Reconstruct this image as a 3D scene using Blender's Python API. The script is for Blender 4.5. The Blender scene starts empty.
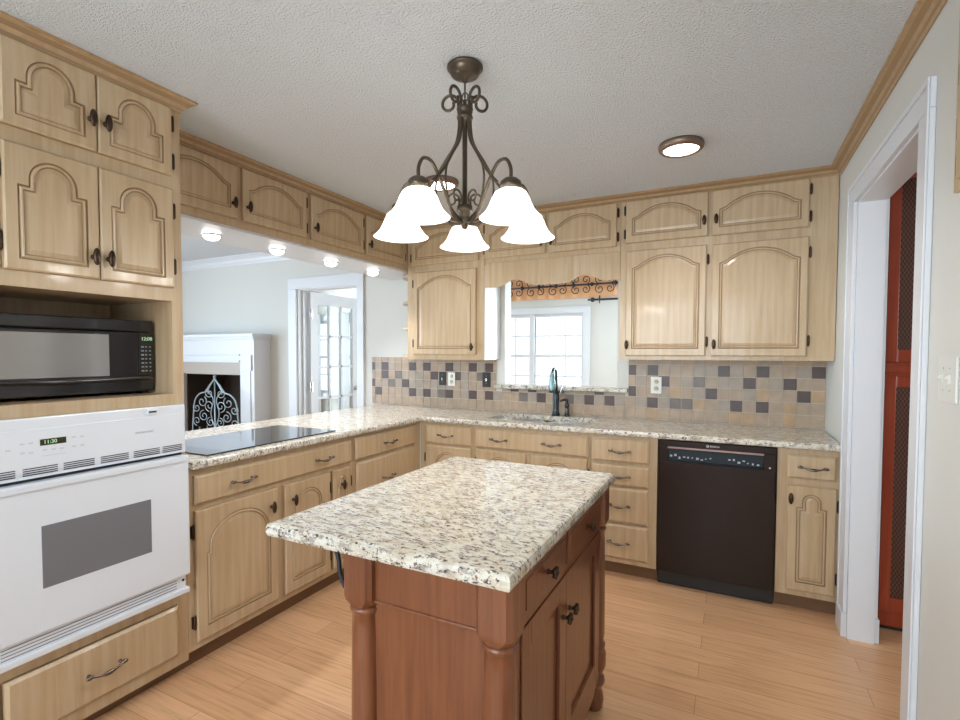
import bpy, bmesh, math, random
from mathutils import Vector, Matrix
from mathutils.geometry import tessellate_polygon
random.seed(7)
S = bpy.context.scene
COL = S.collection
PI = math.pi
R = math.radians

# ------------------------------------------------------------------ camera, world, big lights, exposure
def make_camera():
    yaw, pt, rl = R(26.602), R(1.97), R(0.133)
    fwd = Vector((-math.sin(yaw)*math.cos(pt), math.cos(yaw)*math.cos(pt), -math.sin(pt)))
    right = Vector((math.cos(yaw), math.sin(yaw), 0)); up = right.cross(fwd)
    r2 = math.cos(rl)*right + math.sin(rl)*up; u2 = -math.sin(rl)*right + math.cos(rl)*up
    cd = bpy.data.cameras.new('camera'); cd.sensor_width = 36; cd.lens = 501.857/960*36
    cd.shift_y = 11.1/960; cd.clip_start = .05; cd.clip_end = 200
    c = bpy.data.objects.new('camera', cd); COL.objects.link(c)
    m = Matrix((( r2.x, u2.x, -fwd.x, -.524), (r2.y, u2.y, -fwd.y, -3.727), (r2.z, u2.z, -fwd.z, 1.378), (0,0,0,1)))
    c.matrix_world = m
    S.camera = c
make_camera()
vs = S.view_settings
vs.view_transform = 'Standard'; vs.look = 'None'; vs.gamma = 1; vs.use_curve_mapping = False
vs.exposure = 0.14
W = bpy.data.worlds.new('world'); S.world = W; W.use_nodes = True
bg = W.node_tree.nodes['Background']; bg.inputs[0].default_value = (.86,.93,1,1); bg.inputs[1].default_value = 1.7

def area(name, loc, target, sx, sy, power, col=(1,1,1)):
    l = bpy.data.lights.new(name, 'AREA'); l.shape = 'RECTANGLE'; l.size = sx; l.size_y = sy; l.energy = power; l.color = col
    o = bpy.data.objects.new(name, l); COL.objects.link(o); o.location = loc
    o.rotation_euler = (Vector(target)-Vector(loc)).to_track_quat('-Z', 'Y').to_euler()
    return o
# area lamps outside each glass; rear and both sunroom ones are added fill light
area('added_rear_fill', (-1.75,-6.25,1.45), (-1.75,0,1.35), 2.9, 1.9, 175, (.86,.93,1))  # fill lamp at an unseen window added behind the camera
area('added_sunroom_fill', (-1.05,3.25,1.45), (-2.2,0.5,1.2), .9, 1.5, 230, (.80,.91,1))  # brightens the sunroom through an added window kept out of view
area('added_sunroom_left_fill', (-7.5,1.45,1.45), (-3,1.2,1.2), 1.4, 1.4, 220, (.80,.91,1))  # second sunroom fill, at a window added in its left wall
area('daylight_living_window', (-7.35,-3.2,1.45), (-4,-2.0,1.3), 2.6, 1.9, 240, (.70,.85,1))
area('daylight_side_room', (3.1,-2.6,1.5), (0.5,-1.5,1.2), 1.4, 1.3, 40, (1,.96,.92))

# ------------------------------------------------------------------ materials
def mat(name, col, rough=.5, metal=0, spec=.5, emit=None, estr=0, alpha=None, trans=0, coat=0):
    m = bpy.data.materials.new(name); m.use_nodes = True
    b = m.node_tree.nodes['Principled BSDF']
    b.inputs['Base Color'].default_value = (*col, 1); b.inputs['Roughness'].default_value = rough
    b.inputs['Metallic'].default_value = metal; b.inputs['Specular IOR Level'].default_value = spec
    b.inputs['Coat Weight'].default_value = coat; b.inputs['Coat Roughness'].default_value = .08
    if emit: b.inputs['Emission Color'].default_value = (*emit,1); b.inputs['Emission Strength'].default_value = estr
    if trans: b.inputs['Transmission Weight'].default_value = trans
    return m
def nd(m, t): return m.node_tree.nodes.new(t)
def lk(m, a, b): m.node_tree.links.new(a, b)
def bsdf(m): return m.node_tree.nodes['Principled BSDF']
def coords(m, scale=(1,1,1), src='Object'):
    tc = nd(m,'ShaderNodeTexCoord'); mp = nd(m,'ShaderNodeMapping'); mp.inputs['Scale'].default_value = scale
    lk(m, tc.outputs[src], mp.inputs['Vector']); return mp.outputs[0]
def noise(m, vec, scale, detail=3, rough=.5):
    n = nd(m,'ShaderNodeTexNoise'); n.inputs['Scale'].default_value = scale; n.inputs['Detail'].default_value = detail
    n.inputs['Roughness'].default_value = rough; lk(m, vec, n.inputs['Vector']); return n.outputs['Fac']
def ramp(m, fac, stops):
    r = nd(m,'ShaderNodeValToRGB'); e = r.color_ramp.elements
    while len(e) < len(stops): e.new(.5)
    for i,(p,c) in enumerate(stops): e[i].position = p; e[i].color = (*c,1)
    lk(m, fac, r.inputs[0]); return r.outputs[0]
def mix(m, fac, a, b, mode='MIX'):
    x = nd(m,'ShaderNodeMix'); x.data_type = 'RGBA'; x.blend_type = mode
    for s, v in ((x.inputs[0],fac),(x.inputs[6],a),(x.inputs[7],b)):
        if isinstance(v,(int,float)): s.default_value = v
        elif isinstance(v,tuple): s.default_value = (*v,1)
        else: lk(m, v, s)
    return x.outputs[2]
def bump(m, fac, strength, dist=.01):
    b = nd(m,'ShaderNodeBump'); b.inputs['Strength'].default_value = strength; b.inputs['Distance'].default_value = dist
    lk(m, fac, b.inputs['Height']); lk(m, b.outputs[0], bsdf(m).inputs['Normal'])

def wood(name, c1, c2, c3, rough=.35, grain=(38,38,2.2), coat=.2, blotch=2.5):
    m = mat(name, c1, rough, coat=coat)
    g = noise(m, coords(m, grain), 1, 4, .6)
    base = ramp(m, g, [(.28,c2),(.5,c1),(.75,c3)])
    bl = noise(m, coords(m, (1,1,.6)), blotch, 2)
    base = mix(m, ramp(m, bl, [(.35,(0,0,0)),(.7,(.55,.55,.55))]), base, c2)
    lk(m, base, bsdf(m).inputs['Base Color'])
    return m
M = {}
M['cab'] = wood('maple_glazed', (.51,.378,.235), (.425,.292,.162), (.58,.455,.31), .34)
M['crown'] = wood('crown_wood', (.43,.29,.155), (.36,.225,.11), (.50,.35,.20), .36)
M['glaze'] = mat('brown_glaze', (.30,.19,.10), .45)
M['edge'] = mat('glazed_edge', (.40,.27,.155), .42)
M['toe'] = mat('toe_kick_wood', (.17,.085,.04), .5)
M['cherry'] = wood('cherry_wood', (.185,.062,.025), (.135,.040,.015), (.235,.085,.036), .3, (60,60,3), .3)
M['cherrydark'] = mat('cherry_groove', (.09,.022,.01), .4)
M['redwood'] = wood('red_wood', (.33,.05,.018), (.25,.036,.012), (.38,.07,.026), .35, (50,50,2.5), .2)
M['white'] = mat('white_trim_paint', (.70,.72,.76), .35)
M['wall'] = mat('wall_paint', (.64,.635,.60), .6)
M['plastic'] = mat('white_plate_plastic', (.80,.79,.74), .4)
M['plate2'] = mat('painted_plate', (.68,.68,.64), .4)
M['enamel'] = mat('white_enamel', (.74,.78,.84), .25, coat=.2)
M['bronze'] = mat('oil_rubbed_bronze', (.06,.035,.022), .33, .8)
M['bronze2'] = mat('chandelier_bronze', (.10,.078,.055), .34, .75)
M['pull'] = mat('antique_pewter_pull', (.19,.155,.135), .24, .88)
M['steel'] = mat('stainless_steel', (.55,.56,.58), .28, 1)
M['black'] = mat('gloss_black', (.012,.011,.011), .16, coat=.4)
M['blackmat'] = mat('matt_black', (.015,.013,.012), .5)
M['dwblack'] = mat('dishwasher_black', (.016,.007,.004), .3, spec=.25)
M['faucetm'] = mat('dark_faucet_metal', (.03,.042,.048), .2, .7)
M['iron'] = mat('wrought_iron', (.03,.03,.04), .5, .5)
M['ironlight'] = mat('silvered_iron', (.30,.35,.37), .4, .6)
M['glassdark'] = mat('smoked_glass', (.19,.19,.205), .12, coat=.3)
M['mwglass'] = mat('microwave_window', (.36,.35,.34), .12, .4, coat=.5)
M['cooktop'] = mat('cooktop_glass', (.012,.016,.022), .05, coat=.5, spec=.8)
M['slot'] = mat('dark_slot', (.02,.02,.022), .7)
M['print'] = mat('grey_print', (.45,.47,.5), .5)
M['orange'] = mat('orange_fabric', (.74,.40,.20), .8)
M['curtain'] = mat('white_curtain', (.75,.76,.78), .8)
M['greenled'] = mat('green_led', (.3,.4,.3), .4, emit=(.5,1,.45), estr=.45)
M['whiteprint'] = mat('white_print', (.75,.75,.75), .5)
M['chrome'] = mat('chrome', (.75,.72,.7), .15, 1)
M['ledglass'] = mat('display_glass', (.03,.03,.012), .2)
M['cream'] = mat('cream_plastic', (.62,.58,.44), .5)
M['brick'] = mat('firebox_brick', (.045,.027,.018), .8)
M['tilesurround'] = mat('surround_tile', (.42,.36,.31), .4)
M['bulb'] = mat('frosted_lit_glass', (.9,.88,.84), .4, emit=(1,.97,.92), estr=5)
M['ceilglass'] = mat('ceiling_lamp_glass', (.9,.88,.84), .4, emit=(1,.96,.9), estr=6)
M['puckglass'] = mat('puck_lamp_glass', (.9,.88,.84), .4, emit=(1,.97,.92), estr=4)

def shade_mat():
    m = bpy.data.materials.new('white_glass_shade'); m.use_nodes = True
    nt = m.node_tree; nt.nodes.clear()
    out = nt.nodes.new('ShaderNodeOutputMaterial'); a = nt.nodes.new('ShaderNodeAddShader')
    t = nt.nodes.new('ShaderNodeBsdfTranslucent'); d = nt.nodes.new('ShaderNodeBsdfDiffuse'); mx = nt.nodes.new('ShaderNodeMixShader')
    e = nt.nodes.new('ShaderNodeEmission')
    t.inputs[0].default_value = (.9,.88,.85,1); d.inputs[0].default_value = (.85,.84,.82,1); mx.inputs[0].default_value = .5
    e.inputs[0].default_value = (1,.97,.93,1); e.inputs[1].default_value = .8
    nt.links.new(t.outputs[0], mx.inputs[1]); nt.links.new(d.outputs[0], mx.inputs[2])
    nt.links.new(mx.outputs[0], a.inputs[0]); nt.links.new(e.outputs[0], a.inputs[1]); nt.links.new(a.outputs[0], out.inputs[0])
    return m
M['shade'] = shade_mat()
def glass_mat():
    m = bpy.data.materials.new('clear_pane_glass'); m.use_nodes = True
    nt = m.node_tree; nt.nodes.clear()
    out = nt.nodes.new('ShaderNodeOutputMaterial'); mx = nt.nodes.new('ShaderNodeMixShader')
    t = nt.nodes.new('ShaderNodeBsdfTransparent'); g = nt.nodes.new('ShaderNodeBsdfGlossy')
    g.inputs['Roughness'].default_value = .02; mx.inputs[0].default_value = .07
    t.inputs[0].default_value = (.96,.98,.98,1)
    nt.links.new(t.outputs[0], mx.inputs[1]); nt.links.new(g.outputs[0], mx.inputs[2]); nt.links.new(mx.outputs[0], out.inputs[0])
    return m
M['pane'] = glass_mat()

def granite():
    m = mat('cream_granite', (.7,.6,.47), .17, spec=.38)
    v = coords(m)
    def thr(scale, vec, lo, hi, det=3, ro=.65, top=1): return ramp(m, noise(m, vec, scale, det, ro), [(lo,(0,0,0)),(hi,(top,top,top))])
    skew = nd(m,'ShaderNodeMapping'); skew.inputs['Rotation'].default_value = (.3,.2,.6); skew.inputs['Scale'].default_value = (.75,1.7,1)
    lk(m, v, skew.inputs['Vector']); sv = skew.outputs[0]
    base = ramp(m, noise(m, sv, 30, 4, .65), [(.30,(.47,.39,.28)),(.44,(.61,.565,.465)),(.58,(.69,.67,.61)),(.75,(.63,.62,.595))])
    base = mix(m, thr(19, sv, .53, .66, 4, .7, .85), base, (.47,.40,.32))
    base = mix(m, thr(34, sv, .535, .60, 4, .72, .9), base, (.31,.275,.25))
    base = mix(m, thr(66, sv, .56, .60, 4, .75), base, (.085,.062,.05))
    base = mix(m, thr(70, v, .64, .70, 2, .5), base, (.25,.13,.07))
    lk(m, base, bsdf(m).inputs['Base Color'])
    return m
M['granite'] = granite()

def floor_mat():
    m = mat('bamboo_plank_floor', (.5,.3,.15), .28, coat=.15)
    v = coords(m)
    b = nd(m,'ShaderNodeTexBrick'); lk(m, v, b.inputs['Vector'])
    b.inputs['Color1'].default_value = (.70,.43,.245,1); b.inputs['Color2'].default_value = (.60,.34,.18,1)
    b.inputs['Mortar'].default_value = (.36,.19,.08,1); b.inputs['Scale'].default_value = 1
    b.inputs['Brick Width'].default_value = 1.7; b.inputs['Row Height'].default_value = .12
    b.inputs['Mortar Size'].default_value = .0012; b.inputs['Bias'].default_value = -.1; b.offset = .37
    g = noise(m, coords(m,(3.5,75,1)), 1, 5, .65)
    c = mix(m, .9, b.outputs[0], ramp(m, g, [(.3,(.74,.69,.64)),(.5,(1,1,1)),(.72,(1.14,1.14,1.14))]), 'MULTIPLY')
    lk(m, c, bsdf(m).inputs['Base Color']); return m
M['floor'] = floor_mat()
def ceil_mat():
    m = mat('textured_ceiling', (.76,.80,.84), .9)
    bump(m, noise(m, coords(m), 120, 2, .7), 1.0, .016); return m
M['ceil'] = ceil_mat()
def cane_mat():
    m = mat('woven_cane', (.05,.018,.01), .55)
    ch = nd(m,'ShaderNodeTexChecker'); ch.inputs['Scale'].default_value = 1
    lk(m, coords(m,(130,130,70)), ch.inputs['Vector'])
    ch.inputs['Color1'].default_value = (.13,.045,.022,1); ch.inputs['Color2'].default_value = (.035,.014,.008,1)
    lk(m, ch.outputs[0], bsdf(m).inputs['Base Color']); return m
M['cane'] = cane_mat()
def tilemat(name, c):
    m = mat(name, c, .4)
    n = noise(m, coords(m), 16, 3)
    lk(m, mix(m, 1.0, c, ramp(m, n, [(.3,(.86,.86,.86)),(.7,(1.12,1.1,1.08))]), 'MULTIPLY'), bsdf(m).inputs['Base Color']); return m
TILES = [tilemat('tile_beige',(.40,.30,.215)), tilemat('tile_grey',(.36,.295,.235)), tilemat('tile_tan',(.44,.30,.175)),
         tilemat('tile_dark',(.085,.055,.05)), tilemat('tile_slate',(.17,.135,.12)), mat('tile_grout',(.60,.53,.44),.8)]

# ------------------------------------------------------------------ mesh helpers
class MB:
    def __init__(s): s.v=[]; s.f=[]; s.m=[]; s.sm=[]
    def add(s, vs, fs, m=0, smooth=False):
        o=len(s.v); s.v += [tuple(p) for p in vs]
        for f in fs: s.f.append(tuple(i+o for i in f)); s.m.append(m); s.sm.append(smooth)
        return s
    def box(s, x0,x1,y0,y1,z0,z1, m=0, b=0):
        if x0>x1: x0,x1=x1,x0
        if y0>y1: y0,y1=y1,y0
        if z0>z1: z0,z1=z1,z0
        if b<=0:
            vs=[(x,y,z) for z in (z0,z1) for y in (y0,y1) for x in (x0,x1)]
            return s.add(vs,[(0,2,3,1),(4,5,7,6),(0,1,5,4),(2,6,7,3),(0,4,6,2),(1,3,7,5)],m)
        b=min(b,(x1-x0)*.49,(y1-y0)*.49,(z1-z0)*.49)
        bm=bmesh.new(); bmesh.ops.create_cube(bm,size=1)
        for v in bm.verts: v.co=Vector(((x0+x1)/2+v.co.x*(x1-x0),(y0+y1)/2+v.co.y*(y1-y0),(z0+z1)/2+v.co.z*(z1-z0)))
        bmesh.ops.bevel(bm,geom=bm.edges[:],offset=b,segments=2,profile=.6,affect='EDGES')
        bm.verts.index_update()
        s.add([v.co[:] for v in bm.verts],[[v.index for v in f.verts] for f in bm.faces],m); bm.free(); return s
    def lathe(s, prof, c=(0,0,0), seg=24, m=0, axis='z', smooth=True):
        vs=[];fs=[]; n=len(prof)
        for i in range(seg):
            a=2*PI*i/seg
            for r,h in prof:
                x,y=r*math.cos(a),r*math.sin(a)
                p=(x,y,h) if axis=='z' else ((x,-h,y) if axis=='-y' else (h,x,y))
                vs.append((p[0]+c[0],p[1]+c[1],p[2]+c[2]))
        for i in range(seg):
            j=(i+1)%seg
            for k in range(n-1): fs.append((i*n+k,j*n+k,j*n+k+1,i*n+k+1))
        if prof[0][0]>1e-5: fs.append(tuple(i*n for i in range(seg))[::-1])
        if prof[-1][0]>1e-5: fs.append(tuple(i*n+n-1 for i in range(seg)))
        return s.add(vs,fs,m,smooth)
    def tube(s, pts, r, seg=8, m=0, flat=1.0, closed=False):
        pts=[Vector(p) for p in pts]; n=len(pts)
        rs=r if isinstance(r,(list,tuple)) else [r]*n
        T=[]
        for i in range(n):
            a=pts[max(i-1,0)]; b=pts[min(i+1,n-1)]
            T.append((b-a).normalized() if (b-a).length>1e-9 else Vector((0,0,1)))
        up=Vector((0,0,1)) if abs(T[0].z)<.9 else Vector((1,0,0))
        N=T[0].cross(up).normalized(); vs=[];fs=[]
        for i in range(n):
            N=(N-T[i]*N.dot(T[i])).normalized(); B=T[i].cross(N)
            for k in range(seg):
                a=2*PI*k/seg; vs.append(pts[i]+N*(math.cos(a)*rs[i])+B*(math.sin(a)*rs[i]*flat))
        for i in range(n-1):
            for k in range(seg):
                l=(k+1)%seg; fs.append((i*seg+k,i*seg+l,(i+1)*seg+l,(i+1)*seg+k))
        fs.append(tuple(range(seg))[::-1]); fs.append(tuple((n-1)*seg+k for k in range(seg)))
        return s.add(vs,fs,m,True)
    def prism(s, poly, a0, a1, plane='xz', m=0, dark=()):
        """extrude a 2-D polygon between a0 and a1 along the missing axis"""
        n=len(poly)
        def P(u,v,a): return {'xz':(u,a,v),'xy':(u,v,a),'yz':(a,u,v)}[plane]
        vs=[P(u,v,a0) for u,v in poly]+[P(u,v,a1) for u,v in poly]
        for i in dark: s.add([vs[i],vs[(i+1)%n],vs[n+(i+1)%n],vs[n+i]],[(0,1,2,3)],m+1)
        fs=[(i,(i+1)%n,n+(i+1)%n,n+i) for i in range(n) if i not in dark]
        for t in tessellate_polygon([[Vector((u,v,0)) for u,v in poly]]):
            fs.append(tuple(t)); fs.append(tuple(n+i for i in t[::-1]))
        return s.add(vs,fs,m)
    def sphere(s, c, rx, ry=None, rz=None, m=0, seg=14, rings=8):
        ry=ry or rx; rz=rz or rx
        prof=[(math.sin(PI*i/rings),-math.cos(PI*i/rings)) for i in range(rings+1)]
        o=len(s.v); s.lathe(prof,(0,0,0),seg,m)
        for i in range(o,len(s.v)):
            x,y,z=s.v[i]; s.v[i]=(c[0]+x*rx,c[1]+y*ry,c[2]+z*rz)
        return s
    def mesh(s, name, mats):
        me=bpy.data.meshes.new(name); me.from_pydata(s.v,[],s.f)
        for mm in mats: me.materials.append(M[mm] if isinstance(mm,str) else mm)
        me.polygons.foreach_set('material_index',s.m); me.polygons.foreach_set('use_smooth',s.sm)
        bm=bmesh.new(); bm.from_mesh(me); bmesh.ops.remove_doubles(bm,verts=bm.verts,dist=1e-6)
        bmesh.ops.recalc_face_normals(bm,faces=bm.faces); bm.to_mesh(me); bm.free(); me.update()
        return me
    def build(s, name, mats, parent=None, loc=(0,0,0), rz=0):
        if isinstance(mats,str): mats=[mats]
        return place(s.mesh(name,mats), name, parent, loc, rz)
def place(me, name, parent=None, loc=(0,0,0), rz=0):
    o=bpy.data.objects.new(name,me); COL.objects.link(o); o.location=loc; o.rotation_euler=(0,0,rz)
    if parent: o.parent=parent
    return o
def tag(o,label,cat,group=None):
    o['label']=label; o['category']=cat
    if group: o['group']=group
    return o
def thing(name,label,cat,loc=(0,0,0),rz=0,group=None):
    o=bpy.data.objects.new(name,None); COL.objects.link(o); o.empty_display_size=.1
    o.location=loc; o.rotation_euler=(0,0,rz); return tag(o,label,cat,group)
def struct(mb,name,mats,loc=(0,0,0)):
    o=mb.build(name,mats,None,loc); o['kind']='structure'; return o
def text(body,size,name,m,parent,loc,rot,extrude=.0006,align='CENTER',sx=1):
    cu=bpy.data.curves.new(name,'FONT'); cu.body=body; cu.size=size; cu.extrude=extrude; cu.align_x=align; cu.align_y='CENTER'
    t=bpy.data.objects.new(name,cu); COL.objects.link(t); bpy.context.view_layer.update()
    me=bpy.data.meshes.new_from_object(t.evaluated_get(bpy.context.evaluated_depsgraph_get()))
    bpy.data.objects.remove(t); bpy.data.curves.remove(cu)
    me.materials.clear(); me.materials.append(M[m]); me.name=name
    o=place(me,name,parent,loc); o.rotation_euler=rot; o.scale=(sx,1,1); return o

def offset_poly(P,d):
    n=len(P); out=[]
    for i in range(n):
        a=Vector(P[i-1]);b=Vector(P[i]);c=Vector(P[(i+1)%n])
        e1=(b-a).normalized(); e2=(c-b).normalized()
        n1=Vector((-e1.y,e1.x)); n2=Vector((-e2.y,e2.x)); k=n1+n2
        den=1+n1.dot(n2)
        if den<.2: den=.2
        q=b+k*(d/den); out.append((q.x,q.y))
    return out
def ring_fill(mb, rings, m):
    """rings: list of 3-D loops; fills the area bounded by the first with the others as holes"""
    allp=[p for r in rings for p in r]
    tri=tessellate_polygon([[Vector(p) for p in r] for r in rings])
    mb.add(allp,[tuple(t) for t in tri],m)

def arch_outline(x0,x1,z0,z1,style,sh=None):
    w=x1-x0
    if style=='gothic':  s,step,rise=.15*w,.022,min(.36*w,.6*(z1-z0))
    elif style=='narrow': s,step,rise=.18*w,.03,.32*w
    else:                s,step,rise=.035,.0,.155*w
    if sh: s=sh*w
    if style=='cathedral':
        zs=z1-rise-.012
        pts=[(x0,z0),(x1,z0),(x1,zs),(x1-s,zs+.012)]
        a0=x1-s; a1=x0+s; c=a0-a1; rr=(c*c/4+rise*rise)/(2*rise); cx=(a0+a1)/2; cz=z1-rr
        h=math.asin(c/2/rr)
        N=18
        for i in range(1,N): t=h-2*h*i/N; pts.append((cx+rr*math.sin(t),cz+rr*math.cos(t)))
        pts+=[(x0+s,zs+.012),(x0,zs)]
        return pts
    zs=z1-rise-step
    pts=[(x0,z0),(x1,z0),(x1,zs),(x1-s,zs)]
    cx=(x0+x1)/2; rx=w/2-s; N=20
    for i in range(0,N+1):
        t=PI*i/N; pts.append((cx+rx*math.cos(t), zs+step+rise*math.sin(t)))
    pts+=[(x0+s,zs),(x0,zs)]
    return pts
def slab_front(mb,w,h,t,b):
    """slab with a bevelled front edge; returns the front rectangle loop"""
    R0=[(0,0),(w,0),(w,h),(0,h)]
    L=lambda d,y:[(x,y,z) for x,z in offset_poly(R0,d)]
    loops=[L(0,0),L(0,-t+b*.8),L(b,-t)]
    for k,(a,c) in enumerate(zip(loops,loops[1:])):
        for i in range(4):
            j=(i+1)%4; mb.add([a[i],a[j],c[j],c[i]],[(0,1,2,3)],1 if k==0 else 0)
    mb.add(loops[0],[(3,2,1,0)],1)
    return loops[2]
def door_mesh(w,h,style,mx=.038,mt=.038,mb_=.045,t=.02,sh=None):
    q=MB(); front=slab_front(q,w,h,t,.006)
    P=arch_outline(mx,w-mx,mb_,h-mt,style,sh)
    rings=[(0,0,None),(.0025,.004,1),(.005,.004,1),(.009,-.002,0),(.014,-.0015,0),(.0165,.004,2),(.0185,.004,2),(.034,.0005,0)]
    loops=[[(x,-t+dy,z) for x,z in offset_poly(P,d)] for d,dy,_ in rings]
    ring_fill(q,[front,loops[0]],0)
    for k in range(1,len(rings)):
        a,c=loops[k-1],loops[k]; n=len(a)
        q.add(a+c,[(i,(i+1)%n,n+(i+1)%n,n+i) for i in range(n)],{0:0,1:2,2:2}[rings[k][2]])
    ring_fill(q,[loops[-1]],0)
    return q.mesh('door',['cab','edge','glaze'])
def drawer_mesh(w,h,t=.02):
    q=MB(); fr=slab_front(q,w,h,t,.011); q.add(fr,[(0,1,2,3)],0)
    return q.mesh('drawer',['cab','edge'])

def smooth(pts,n=8):
    out=[]
    P=[pts[0]]+list(pts)+[pts[-1]]
    for i in range(1,len(P)-2):
        p0,p1,p2,p3=[Vector(p) for p in P[i-1:i+3]]
        for k in range(n):
            t=k/n; out.append(tuple(.5*((2*p1)+(p2-p0)*t+(2*p0-5*p1+4*p2-p3)*t*t+(3*p1-p0-3*p2+p3)*t**3)))
    out.append(tuple(pts[-1])); return out
# shared hardware meshes (front is -y)
def knob_mesh():
    q=MB(); q.lathe([(.009,0),(.009,.003),(.005,.005),(.005,.018)],(0,0,0),10,0,'-y')
    q.sphere((0,-.025,0),.012,.010,.031); return q.mesh('knob',['bronze'])
def hinge_mesh():
    q=MB(); q.box(-.008,.008,-.003,.004,-.026,.026,0,.001)
    q.tube([(0,-.007,-.034),(0,-.007,-.028),(0,-.007,-.024),(0,-.007,.024),(0,-.007,.028),(0,-.007,.034)],[.001,.005,.006,.006,.005,.001],8)
    return q.mesh('hinge',['bronze'])
def pull_mesh():
    q=MB()
    for sx in (-1,1):
        q.lathe([(.007,0),(.006,.004),(.004,.008),(.004,.02)],(sx*.052,0,0),8,0,'-y')
        q.sphere((sx*.057,-.022,.002),.013,.007,.008)
    pts=[];rs=[]
    for i in range(17):
        u=-1+2*i/16; pts.append((u*.054,-.022-.008*(1-u*u),.003-.010*(1-u*u)))
        rs.append(.0042+.0042*max(0,1-(abs(u)/.42)**2))
    q.tube(pts,rs,8); return q.mesh('handle',['pull'])
def xknob_mesh():
    q=MB(); q.lathe([(.008,0),(.008,.003),(.005,.006),(.005,.016)],(0,0,0),10,0,'-y')
    for a in (R(45),R(135)):
        q.tube([(-.016*math.cos(a),-.021,-.016*math.sin(a)),(0,-.024,0),(.016*math.cos(a),-.021,.016*math.sin(a))],[.006,.008,.006],8)
    return q.mesh('knob',['bronze'])
KNOB,HINGE,PULL,XKNOB=knob_mesh(),hinge_mesh(),pull_mesh(),xknob_mesh()

def add_door(root,x0,x1,z0,z1,knob=None,hinge=None,style='cathedral',y=0,**k):
    d=place(door_mesh(x1-x0,z1-z0,style,**k),'door',root,(x0,y,z0))
    w,h=x1-x0,z1-z0
    if knob: place(KNOB,'knob',d,(knob[0]-x0,-.02,knob[1]-z0))
    if hinge:
        hx=-.007 if hinge=='L' else w+.007
        dz=min(.09,h*.22)
        for hz in (dz,h-dz): place(HINGE,'hinge',d,(hx,-.004,hz))
    return d
def add_drawer(root,x0,x1,z0,z1,handles=(),y=0):
    d=place(drawer_mesh(x1-x0,z1-z0),'drawer',root,(x0,y,z0))
    for hx in handles: place(PULL,'handle',d,(hx-x0,-.02,(z1-z0)/2))
    return d
def carcass(root,W,D,z0,z1,top=False,bottom=True,t=.018,name='carcass'):
    q=MB()
    q.box(0,W,0,t,z0,z1); q.box(0,t,t,D,z0,z1); q.box(W-t,W,t,D,z0,z1); q.box(t,W-t,D-t,D,z0,z1)
    if bottom: q.box(t,W-t,t,D-t,z0,z0+t)
    if top: q.box(t,W-t,t,D-t,z1-t,z1)
    return q.build(name,['cab'],root)
def base_unit(label,loc,rz,Wd,D=.58,z0=.088,z1=.88,toe=True):
    r=thing('base_cabinet',label,'cabinet',loc,rz,'base cabinets')
    carcass(r,Wd,D,z0,z1)
    if toe:
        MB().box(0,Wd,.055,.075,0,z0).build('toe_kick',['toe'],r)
    return r
def upper_unit(name,label,loc,rz,Wd,D,z0,z1):
    r=thing(name,label,'cabinet',(loc[0],loc[1],z0),rz,'wall cabinets')
    q=carcass(r,Wd,D,0,z1-z0,top=True)
    return r,z0

CZ=2.424
# ------------------------------------------------------------------ room shell
struct(MB().box(-7.4,3.0,-6.0,3.0,-.06,0),'floor',['floor'])
struct(MB().box(-7.4,3.0,-6.0,.12,CZ,CZ+.1).box(-7.4,3.0,.12,3.0,CZ+.06,CZ+.16),'ceiling',['ceil'])
# back wall with firebox hole, french door hole, pass-through hole
q=MB()
for a in [(-7.3,-6.15,0,CZ),(-6.15,-5.07,1.15,CZ),(-5.07,-4.47,0,CZ),(-4.47,-3.67,2.035,CZ),(-3.67,-2.165,0,CZ),(-2.165,-1.27,0,1.10),(-2.165,-1.27,2.0,CZ),(-1.27,0,0,CZ)]:
    q.box(a[0],a[1],0,.12,a[2],a[3])
struct(q,'wall_back',['wall'])
# right wall with doorway to the side room
q=MB()
q.box(0,.107,-.77,0.12,0,CZ); q.box(0,.107,-1.70,-.77,2.115,CZ); q.box(0,.107,-6.0,-1.70,0,CZ)
struct(q,'wall_right',['wall'])
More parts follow.
